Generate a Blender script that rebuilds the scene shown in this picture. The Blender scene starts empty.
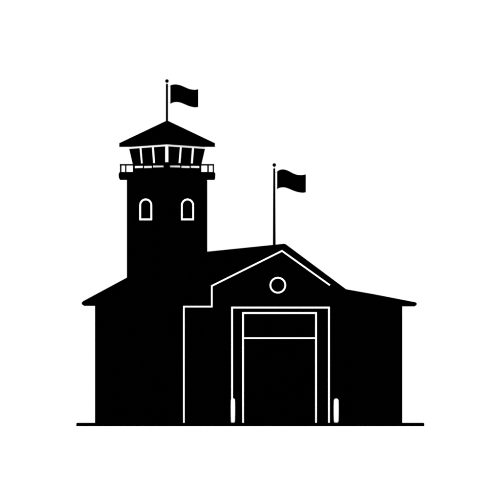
import bpy, bmesh, math
from mathutils import Vector

# ------------------------------------------------------------------ basics
D = 500.0          # metres from the lens to the front of the gabled bay (Y = 0)
S = 0.05           # metres per photograph pixel on that plane
EYE = 0.174        # eye height = top of the paved slab
C = bpy.context.scene.collection

def P(px, py, Y=0.0):
    """real-world point of a photograph measurement on the plane at depth Y"""
    k = S * (D + Y) / D
    return ((px - 250.0) * k, Y, EYE + (422.7 - py) * k)
def X(px, Y=0.0): return P(px, 0, Y)[0]
def Z(py, Y=0.0): return P(0, py, Y)[2]

# ------------------------------------------------------------------ materials
def mat(name, lo, hi, rough, scale, bump=0.0):
    m = bpy.data.materials.new(name); m.use_nodes = True
    nt = m.node_tree; b = nt.nodes['Principled BSDF']
    tc = nt.nodes.new('ShaderNodeTexCoord')
    n = nt.nodes.new('ShaderNodeTexNoise'); n.inputs['Scale'].default_value = scale
    n.inputs['Detail'].default_value = 4
    r = nt.nodes.new('ShaderNodeValToRGB')
    r.color_ramp.elements[0].position = .35; r.color_ramp.elements[1].position = .65
    r.color_ramp.elements[0].color = (*lo, 1); r.color_ramp.elements[1].color = (*hi, 1)
    nt.links.new(tc.outputs['Object'], n.inputs['Vector'])
    nt.links.new(n.outputs['Fac'], r.inputs['Fac'])
    nt.links.new(r.outputs['Color'], b.inputs['Base Color'])
    b.inputs['Roughness'].default_value = rough
    b.inputs['Specular IOR Level'].default_value = 0.0
    if bump:
        bp = nt.nodes.new('ShaderNodeBump'); bp.inputs['Strength'].default_value = bump
        nt.links.new(n.outputs['Fac'], bp.inputs['Height'])
        nt.links.new(bp.outputs['Normal'], b.inputs['Normal'])
    return m
def g(v): return (v, v, v)
BLACK = mat('matt_black_wall', g(0.0), g(0.00015), 1, 3)
BROOF = mat('matt_black_roof', g(0.0), g(0.0001), 1, 6)
BDOOR = mat('matt_black_door', g(0.0), g(0.0001), 1, 4)
BGLASS = mat('black_window', g(0.0), g(0.0001), 1, 2)
BMETAL = mat('matt_black_metal', g(0.0), g(0.0001), 1, 8)
BCLOTH = mat('black_cloth', g(0.0), g(0.00015), 1, 10)
BPAVE = mat('matt_black_paving', g(0.0), g(0.00015), 1, 5)
WHITE = mat('white_trim_paint', g(.93), g(.94), 1, 5)
WGROUND = mat('white_ground', g(.95), g(.96), 1, .5)

# ------------------------------------------------------------------ objects
def link(name, bm, m, parent=None):
    bmesh.ops.recalc_face_normals(bm, faces=bm.faces)
    me = bpy.data.meshes.new(name); bm.to_mesh(me); bm.free()
    me.materials.append(m)
    o = bpy.data.objects.new(name, me); C.objects.link(o)
    if parent:
        o.parent = parent
        o.matrix_parent_inverse = wm(parent).inverted()
    return o
def wm(o):
    from mathutils import Matrix
    if o.parent: return wm(o.parent) @ o.matrix_parent_inverse @ Matrix.Translation(o.location)
    return Matrix.Translation(o.location)
def tag(o, label, cat, group=None):
    o['label'] = label; o['category'] = cat
    if group: o['group'] = group
    return o
def thing(name, label, cat, loc, group=None):
    o = bpy.data.objects.new(name, None); C.objects.link(o); o.location = loc
    o.empty_display_size = .3
    return tag(o, label, cat, group)

def prism(bm, pts, y0, y1):
    """pts: (x, z) outline, extruded from depth y0 to y1"""
    f = [bm.verts.new((x, y0, z)) for x, z in pts]
    b = [bm.verts.new((x, y1, z)) for x, z in pts]
    fa = bm.faces.new(f); fb = bm.faces.new(b[::-1])
    n = len(pts)
    for i in range(n):
        bm.faces.new((f[i], b[i], b[(i+1) % n], f[(i+1) % n]))
    fa.normal_update(); fb.normal_update()
    bmesh.ops.triangulate(bm, faces=[fa, fb], ngon_method='EAR_CLIP')
def pprism(pts, y0, y1, bm=None):
    """outline measured in photograph pixels at its front plane"""
    bm = bm or bmesh.new()
    prism(bm, [(X(a, y0), Z(b, y0)) for a, b in pts], y0, y1)
    return bm
def hexa(bm, c):
    """8 corners: 4 of one end then 4 of the other"""
    v = [bm.verts.new(p) for p in c]
    for q in ((0,1,2,3), (7,6,5,4), (0,4,5,1), (1,5,6,2), (2,6,7,3), (3,7,4,0)):
        bm.faces.new([v[i] for i in q])
def box(bm, x0, x1, y0, y1, z0, z1):
    hexa(bm, [(x0,y0,z0),(x1,y0,z0),(x1,y0,z1),(x0,y0,z1),(x0,y1,z0),(x1,y1,z0),(x1,y1,z1),(x0,y1,z1)])
def pbox(px0, px1, py0, py1, y0, y1, bm=None):
    bm = bm or bmesh.new()
    box(bm, X(px0,y0), X(px1,y0), y0, y1, Z(py1,y0), Z(py0,y0))
    return bm
def stroke(pts, w, y0, y1, closed=False, bm=None):
    """mitred flat moulding of width w pixels along a pixel polyline"""
    bm = bm or bmesh.new()
    n = len(pts); L = []; R = []
    for i, (x, y) in enumerate(pts):
        ds = []
        if i > 0 or closed:
            a = pts[i-1]; d = Vector((x-a[0], y-a[1])).normalized(); ds.append(d)
        if i < n-1 or closed:
            a = pts[(i+1) % n]; d = Vector((a[0]-x, a[1]-y)).normalized(); ds.append(d)
        ns = [Vector((-d.y, d.x)) for d in ds]
        m = sum(ns, Vector((0,0))).normalized()
        k = (w/2) / max(.3, m.dot(ns[0]))
        L.append((x+m.x*k, y+m.y*k)); R.append((x-m.x*k, y-m.y*k))
    if not closed:
        return pprism(L + R[::-1], y0, y1, bm)
    lv = [[bm.verts.new(P(a, b, y0)) for a, b in q] for q in (L, R)]
    def back(v): return bm.verts.new((v.co.x, y1, v.co.z))
    lb = [[back(v) for v in q] for q in lv]
    for i in range(n):
        j = (i+1) % n
        bm.faces.new((lv[0][i], lv[0][j], lv[1][j], lv[1][i]))
        bm.faces.new((lb[0][j], lb[0][i], lb[1][i], lb[1][j]))
        bm.faces.new((lv[0][j], lv[0][i], lb[0][i], lb[0][j]))
        bm.faces.new((lv[1][i], lv[1][j], lb[1][j], lb[1][i]))
    return bm
def lathe(bm, cx, cy, prof, n=24):
    """prof: (radius, z) from bottom to top"""
    rings = []
    for r, z in prof:
        rings.append([bm.verts.new((cx+r*math.cos(2*math.pi*k/n), cy+r*math.sin(2*math.pi*k/n), z)) for k in range(n)])
    for a, b in zip(rings, rings[1:]):
        for k in range(n):
            bm.faces.new((a[k], a[(k+1)%n], b[(k+1)%n], b[k]))
    bm.faces.new(rings[0][::-1]); bm.faces.new(rings[-1])
    return bm
def bevel(o, w, seg=3):
    m = o.modifiers.new('bevel', 'BEVEL'); m.width = w; m.segments = seg; m.limit_method = 'ANGLE'

G = EYE            # everything stands on the slab top
# ------------------------------------------------------------------ setting
bm = bmesh.new(); v = [bm.verts.new(p) for p in ((-2500,-700,0),(2500,-700,0),(2500,3000,0),(-2500,3000,0))]
bm.faces.new(v)
o = link('ground', bm, WGROUND); o['kind'] = 'structure'
ys = -1.0
bm = bmesh.new()
box(bm, X(76.2,ys), X(424.4,ys), ys, 10.5, -0.02, G)
o = link('pavement', bm, BPAVE); o['kind'] = 'structure'
bevel(o, .06, 4)

# ------------------------------------------------------------------ station
YH, YW, YR = 1.0, 1.4, 1.6     # hall front, left wing front, right wing front
st = thing('station_building', 'wide black station hall with white-lined gable, tall garage door and sloping side roofs',
           'building', (X(280), 0, G))
# gabled bay: solid wall with a real door opening
wall = [(184.0,422.7),(184.0,306.6),(211.8,306.6),(211.8,285.8),(282.0,250.9),(331.0,285.6),(331.0,422.7),
        (316.6,422.7),(316.6,313.0),(242.9,313.0),(242.9,422.7)]
link('bay_wall', pprism(wall, 0.0, YH-.003), BLACK, st)
# white verge and corner moulding that outlines the bay
link('gable_trim', stroke([(183.9,422.7),(183.9,306.6),(211.8,306.6),(211.8,285.9),(282.0,250.9),(329.9,285.2)], 1.4, -.05, -.002), WHITE, st)
# bay roof, tucked behind the moulding
r = pprism([(211.0,286.0),(211.0,283.8),(281.9,248.4),(333.2,284.9),(332.0,287.0),(282.0,251.2)], .012, 2.6)
link('bay_roof', r, BROOF, st)
link('step_coping', pprism([(183.0,306.4),(183.0,304.7),(211.5,304.7),(211.5,306.4)], .012, YH+.3), BROOF, st)

# main hall
hall = [(206.4,422.7),(206.4,253.3),(283.8,245.4),(344.4,290.2),(344.4,422.7)]
link('hall_wall', pprism(hall, YH, 9.6), BLACK, st)
link('hall_wall', pbox(127.6, 207.0, 262, 422.7, 5.2, 9.6), BLACK, st)
roofp = [(206.6,251.6),(283.6,243.7),(285.6,244.0),(346.2,289.2),(344.4,291.4),(284.2,246.6),(206.6,254.3)]
link('hall_roof', pprism(roofp, YH-.12, 9.9), BROOF, st)
# left wing with a lean-to roof rising to the tower
link('wing_wall', pprism([(95.0,422.7),(95.0,303.5),(126.6,286.0),(126.6,422.7)], YW, 5.2), BLACK, st)
lr = link('wing_roof', pprism([(126.7,277.6),(83.2,301.0),(82.0,302.1),(81.6,303.2),(81.8,304.3),(82.7,305.0),(97.0,305.0),(126.7,305.0)], YW-.15, 5.3), BROOF, st)
# right wing with a shallow lean-to roof
link('wing_wall', pprism([(344.5,422.7),(344.9,296),(402.3,303.0),(402.3,422.7)], YR, 7.0), BLACK, st)
rr = link('wing_roof', pprism([(344.8,288.9),(375.0,294.3),(415.6,302.2),(416.8,303.2),(416.7,304.8),(415.9,305.6),(402.0,305.6),(344.8,305.6)], YR-.2, 5.2), BROOF, st)

# round gable window
cx, cy, rad = 277.85, 285.2, 7.45
ring = [(cx+rad*math.cos(2*math.pi*k/64), cy+rad*math.sin(2*math.pi*k/64)) for k in range(64)]
disc = [(cx+(rad-.5)*math.cos(2*math.pi*k/64), cy+(rad-.5)*math.sin(2*math.pi*k/64)) for k in range(64)]
w = link('round_window', pprism(disc, -.02, -.002), BGLASS, st)
link('frame', stroke(ring, 1.5, -.05, -.003, closed=True), WHITE, w)

# door surround and door
sr = link('door_surround', pprism([(233.0,422.7),(233.0,308.5),(328.1,308.5),(328.1,422.7),(317.2,422.7),(317.2,311.8),(242.1,311.8),(242.1,422.7)], -.02, -.003), BLACK, st)
link('outer_moulding', stroke([(232.05,422.7),(232.05,307.55),(329.0,307.55),(329.0,422.7)], 1.6, -.055, -.0035), WHITE, sr)
link('inner_moulding', stroke([(243.1,422.7),(243.1,313.0),(316.0,313.0),(316.0,422.7)], 1.55, -.055, -.0215), WHITE, sr)
dr = bmesh.new()
n = 22
for k in range(n):          # sectional slats
    a = 339.0 + (422.6-339.0)*k/n; b = 339.0 + (422.6-339.0)*(k+1)/n - .25
    pbox(244.2, 314.9, a, b, .17, .21, dr)
pbox(243.2, 315.9, 338.6, 422.6, .212, .26, dr)
d = link('garage_door', dr, BDOOR, st)
hb = pbox(277, 282, 417, 418, .10, .168); link('handle', hb, BMETAL, d)
t = link('transom_panel', pbox(243.2, 315.9, 313.6, 337.2, .16, .25), BGLASS, st)
link('transom_bar', pbox(243.6, 315.4, 337.4, 338.7, .05, .30), WHITE, st)

# ------------------------------------------------------------------ tower
YT = 0.5
tw = thing('watchtower', 'tall square black watchtower with two arched windows and glazed cabin under pyramid roof',
           'tower', (X(167), YT+2, G))
link('shaft', pbox(126.8, 207.0, 179.3, 422.7, YT, YT+4.06), BLACK, tw)
yc = YT + 2.03
def arch(x0, x1, ytop, ybot):
    c = (x0+x1)/2; r = (x1-x0)/2
    p = [(x0, ybot)] + [(c-r*math.cos(math.pi*k/18), ytop+r*1.03-r*1.03*math.sin(math.pi*k/18)) for k in range(19)] + [(x1, ybot)]
    return p
for x0, x1, yt in ((140.2, 151.3, 199.4), (181.9, 193.1, 199.4)):
    p = arch(x0, x1, yt, 219.4)
    w = link('arched_window', pprism(p, YT-.02, YT-.002), BGLASS, tw)
    link('frame', stroke(p, 1.6, YT-.06, YT-.003, closed=True), WHITE, w)

# balcony across the front of the cabin
YD0, YD1 = .10, 1.30
dk = [(119.4,172.1),(120.4,171.9),(213.6,171.9),(214.6,172.3),(215.4,173.6),(215.2,177.2),(214.6,179.4),(119.6,179.4),(118.7,177.4),(118.5,174.2)]
o = link('balcony_deck', pprism(dk, YD0, YD1), BLACK, tw)
rl = bmesh.new()
pbox(119.7, 214.1, 163.95, 165.6, YD0+.03, YD0+.10, rl)
for a, b in ((119.7, 121.3), (212.7, 214.1)):
    x0, x1 = X(a, YD0), X(b, YD0)
    box(rl, x0, x1, YD0+.102, YD1-.1, Z(165.45, YD0), Z(164.1, YD0))
rail = link('railing', rl, BMETAL, tw)
for a, b in ((119.9,121.3),(125.0,126.5),(133.0,134.9),(142.9,144.2),(151.9,153.1),(163.7,165.0),(168.9,170.1),(180.2,181.5),(189.6,190.9),(199.2,200.5),(207.2,208.9),(212.6,214.0)):
    link('post', pbox(a, b, 165.4, 172.0, YD0+.035, YD0+.09), BMETAL, rail)
for a, b in ((119.9,121.3),(212.6,214.0)):
    bm = bmesh.new(); box(bm, X(a,YD0), X(b,YD0), YD1-.17, YD1-.10, Z(172.0,YD0), Z(165.4,YD0)); link('post', bm, BMETAL, rail)

# lookout cabin: square plan turned 45 degrees, walls leaning outwards
KX = 167.1
kc = S*(D+yc)/D
cxw = X(KX, yc)
RISE = .085                                   # eaves sweep up to the front and back corners
zt, zs, zb = Z(147.2, yc), Z(164.8, yc), Z(172.2, yc)
Rt, Rs, Rb = 38.4*kc, 34.3*kc, 34.3*kc
def Rz(z):
    if z <= zs: return Rb
    return Rs + (Rt-Rs)*(z-zs)/(zt-zs)
def face_pt(u, z, out=0.0, rise=0.0):
    """u = signed sideways distance (m) from the front corner; out = distance proud of the wall"""
    R = Rz(z) + out*1.414
    return (cxw+u, yc-(R-abs(u)), z + rise*(1-abs(u)/R))
bm = bmesh.new()
def ring4(R, z, rise=0):
    return [bm.verts.new(p) for p in ((cxw-R,yc,z),(cxw,yc-R,z+rise),(cxw+R,yc,z),(cxw,yc+R,z+rise))]
rs = [ring4(Rb, zb), ring4(Rs, zs), ring4(Rt, zt, RISE)]
for a, b in zip(rs, rs[1:]):
    for k in range(4): bm.faces.new((a[k], a[(k+1)%4], b[(k+1)%4], b[k]))
bm.faces.new(rs[0][::-1]); bm.faces.new(rs[-1])
link('cabin_wall', bm, BLACK, tw)
def on_face(bm, ub0, ub1, ut1, ut0, z0, z1, o0, o1, r0=0, r1=0, cap=None):
    """board on one cabin face: u range at the bottom and at the top, between two distances from the wall"""
    c = []
    for o in (o1, o0):
        c += [face_pt(ub0,z0,o,r0), face_pt(ub1,z0,o,r0), face_pt(ut1,z1,o,r1), face_pt(ut0,z1,o,r1)]
    hexa(bm, c)
U = lambda px: (px-KX)*kc
# panes
xb = [-34.0,-25.1,-12.8,-1.0]; xt = [-38.0,-26.5,-14.0,-1.0]
zp = Z(148.9, yc)
for sgn in (-1, 1):
    for k in range(3):
        bm = bmesh.new()
        a0, a1, b0, b1 = [sgn*-v*kc for v in (xb[k], xb[k+1], xt[k], xt[k+1])]
        on_face(bm, a0*.985, a1, b1, b0*.985, zs+.01, zp, .004, .02, 0, RISE)
        link('window_pane', bm, BGLASS, tw)
# white mullions, corner post, head and sills
for tb, tt, bb, bt in ((-14.9,-13.1,-13.7,-11.9),(-27.3,-25.6,-25.9,-24.4),(13.1,14.8,11.7,13.5),(25.1,27.0,23.9,25.7)):
    bm = bmesh.new()
    on_face(bm, bb*kc, bt*kc, tt*kc, tb*kc, Z(163.6,yc), zp+.03, .003, .045, 0, RISE)
    link('mullion', bm, WHITE, tw)
bm = bmesh.new()
for s in (-1, 1):
    on_face(bm, 0, s*1.5*kc, s*1.5*kc, 0, Z(163.0,yc), zp+.03, .003, .045, 0, RISE)
link('corner_post', bm, WHITE, tw)
for s in (-1, 1):
    bm = bmesh.new()
    h0, h1 = zp, zt
    ra, rb = Rz(h0)+.012, Rz(h1)+.012
    on_face(bm, 0, s*ra, s*rb, 0, h0, h1, .003, .05, RISE, RISE)
    link('window_head', bm, WHITE, tw)
for a, b, ya, yb in ((135.0,142.9,166.0,168.0),(144.2,151.9,166.0,168.0),(153.1,163.7,165.4,167.3),(170.1,180.2,165.4,167.3),(181.5,189.6,166.0,167.9),(190.9,199.2,166.0,167.9)):
    bm = bmesh.new()
    mid = abs((a+b)/2-KX)*kc
    Y = yc-(Rb-mid)-.05
    on_face(bm, U(a), U(b), U(b), U(a), Z(yb,Y), Z(ya,Y), .003, .05)
    link('window_sill', bm, WHITE, tw)
# pyramid roof with a deep fascia
bm = bmesh.new()
Re = 47.9*kc
e0 = ring4(Re, Z(147.0,yc), RISE); e1 = ring4(Re, Z(143.1,yc), RISE)
ap = bm.verts.new((cxw, yc, Z(120.3,yc)))
for k in range(4):
    bm.faces.new((e0[k], e0[(k+1)%4], e1[(k+1)%4], e1[k])); bm.faces.new((e1[k], e1[(k+1)%4], ap))
bm.faces.new(e0[::-1])
link('tower_roof', bm, BROOF, tw)

# ------------------------------------------------------------------ flagpoles and flags
def flagpole(px, Y, ytop, ybase, yball, r, rb, label):
    x = X(px, Y); k = S*(D+Y)/D
    fp = thing('flagpole', label, 'flagpole', (x, Y, Z(ybase,Y)), 'flagpoles on the roofs')
    bm = lathe(bmesh.new(), x, Y, [(rb*k, Z(ybase,Y)), (r*k, Z(ytop+1,Y)), (r*.8*k, Z(ytop,Y))], 20)
    link('pole', bm, BMETAL, fp)
    bm = lathe(bmesh.new(), x, Y, [(.012, Z(ytop+.3,Y)), (.012, Z(yball+1,Y))], 10)
    link('neck', bm, BMETAL, fp)
    R = 1.85*k; zc = Z(yball, Y)
    prof = [(max(.002, R*math.sin(math.pi*i/14)), zc-R*math.cos(math.pi*i/14)) for i in range(15)]
    o = link('finial', lathe(bmesh.new(), x, Y, prof, 24), BMETAL, fp)
    for p in o.data.polygons: p.use_smooth = True
def interp(pts, x):
    # smooth (Catmull-Rom) through the measured points
    for i in range(len(pts)-1):
        if x <= pts[i+1][0] + 1e-6:
            t = (x-pts[i][0])/(pts[i+1][0]-pts[i][0])
            p1, p2 = pts[i][1], pts[i+1][1]
            p0 = pts[i-1][1] if i else p1-(p2-p1)*.5
            p3 = pts[i+2][1] if i+2 < len(pts) else p2+(p2-p1)*.5
            return .5*((2*p1)+(-p0+p2)*t+(2*p0-5*p1+4*p2-p3)*t*t+(-p0+3*p1-3*p2+p3)*t**3)
    return pts[-1][1]
def flag(top, bot, Y, polex, label):
    x0, x1 = top[0][0], top[-1][0]; nx, nz = 48, 14
    bm = bmesh.new(); gr = []
    for i in range(nx+1):
        u = i/nx; px = x0+(x1-x0)*u; a = interp(top, px); b = interp(bot, px); col = []
        for j in range(nz+1):
            v = j/nz
            yy = Y + .16*u*math.sin(u*7.0+.5*v) + .05*u*math.sin(u*13+1.5*v)
            p = P(px, a+(b-a)*v, Y); col.append(bm.verts.new((p[0], yy, p[2])))
        gr.append(col)
    for i in range(nx):
        for j in range(nz): bm.faces.new((gr[i][j], gr[i+1][j], gr[i+1][j+1], gr[i][j+1]))
    o = link('flag', bm, BCLOTH); tag(o, label, 'flag', 'black flags flying from the roofs')
    for p in o.data.polygons: p.use_smooth = True
    s = o.modifiers.new('cloth', 'SOLIDIFY'); s.thickness = .012; s.offset = 0
    for y in (top[0][1]+1.2, bot[0][1]-1.2):      # thin rings that tie the hoist to the pole
        bm = bmesh.new(); z = Z(y, Y); box(bm, X(polex,Y), X(x0+.3,Y), Y-.004, Y+.004, z-.004, z+.004)
        link('toggle', bm, BMETAL, o)
    return o
flagpole(166.95, yc, 83.8, 121.8, 81.0, 1.12, 1.15, 'short black flagpole with ball finial on the peak of the tower roof')
flag([(170.3,85.3),(172.5,84.6),(175,84.3),(178,84.6),(181,85.4),(185,87.1),(189,88.8),(192,89.5),(195,89.7),(198.2,89.1)],
     [(170.3,103.9),(172.5,102.8),(175,102.2),(178,102.2),(181,102.9),(185,104.5),(189,106.2),(192,107.0),(195,107.4),(198.2,107.0)],
     yc, 166.95, 'black waving flag flying above the peaked tower roof')
flagpole(274.25, YH+.15, 168.3, 245.4, 165.0, 1.05, 1.45, 'tall black flagpole with ball finial standing on the hall roof ridge')
flag([(277.1,171.4),(279,170.1),(281,169.5),(283,169.3),(285.5,169.7),(289,171.1),(293,173.2),(297,174.7),(301,175.1),(303.5,174.8),(305.8,174.3)],
     [(277.1,189.2),(279,188.1),(281,187.6),(283,187.4),(285.5,187.7),(289,188.9),(293,190.6),(297,192.0),(301,192.7),(303.5,192.7),(305.8,192.3)],
     YH+.15, 274.25, 'black waving flag on the tall pole above the hall roof')

# ------------------------------------------------------------------ bollards
def bollard(px, r, ytop, Y, label):
    k = S*(D+Y)/D; x = X(px, Y); zt_ = Z(ytop, Y); z0 = G; R = r*k; prof = []
    prof.append((R*.55, z0))
    for i in range(1, 6): prof.append((R*(.55+.40*math.sin(i/5*math.pi/2)), z0+R*.9*(1-math.cos(i/5*math.pi/2))))
    H = zt_-R-(z0+R)
    for i in range(1, 9): prof.append((R*(.95+.05*math.sin(i/8*math.pi)), z0+R+H*i/8))
    for i in range(1, 9):
        a = i/8*math.pi/2; prof.append((max(.003, R*.95*math.cos(a)), zt_-R+R*math.sin(a)))
    o = link('bollard', lathe(bmesh.new(), x, Y, prof, 32), WHITE)
    for p in o.data.polygons: p.use_smooth = True
    tag(o, label, 'bollard', 'white bollards flanking the garage door')
bollard(232.95, 2.2, 398.3, -.35, 'short white bollard at the left foot of the garage door surround')
bollard(336.2, 2.5, 398.5, -.35, 'short rounded white bollard right of the garage door')

# ------------------------------------------------------------------ light, world, camera
sc = bpy.context.scene
w = bpy.data.worlds.new('World'); sc.world = w; w.use_nodes = True
bg = w.node_tree.nodes['Background']; bg.inputs['Color'].default_value = (1,1,1,1); bg.inputs['Strength'].default_value = 1.04
sun = bpy.data.lights.new('soft_key', 'SUN'); sun.energy = 2.4; sun.angle = math.radians(12)
so = bpy.data.objects.new('soft_key', sun); C.objects.link(so); so.location = (-20,-60,20)
so.rotation_euler = (math.radians(90-3), 0, math.radians(-6))
cam = bpy.data.cameras.new('camera'); co = bpy.data.objects.new('camera', cam); C.objects.link(co)
co.location = (0, -D, EYE); co.rotation_euler = (math.radians(90), 0, 0)
cam.sensor_width = 36; cam.lens = 36*D/(500*S); cam.shift_y = (422.7-250)/500
cam.clip_start = 1; cam.clip_end = 6000
sc.camera = co
sc.render.resolution_x = sc.render.resolution_y = 1024
sc.view_settings.view_transform = 'Standard'; sc.view_settings.look = 'None'
sc.view_settings.exposure = 0; sc.view_settings.gamma = 1
sc.render.filter_size = 1.8
sc.cycles.filter_width = 1.8
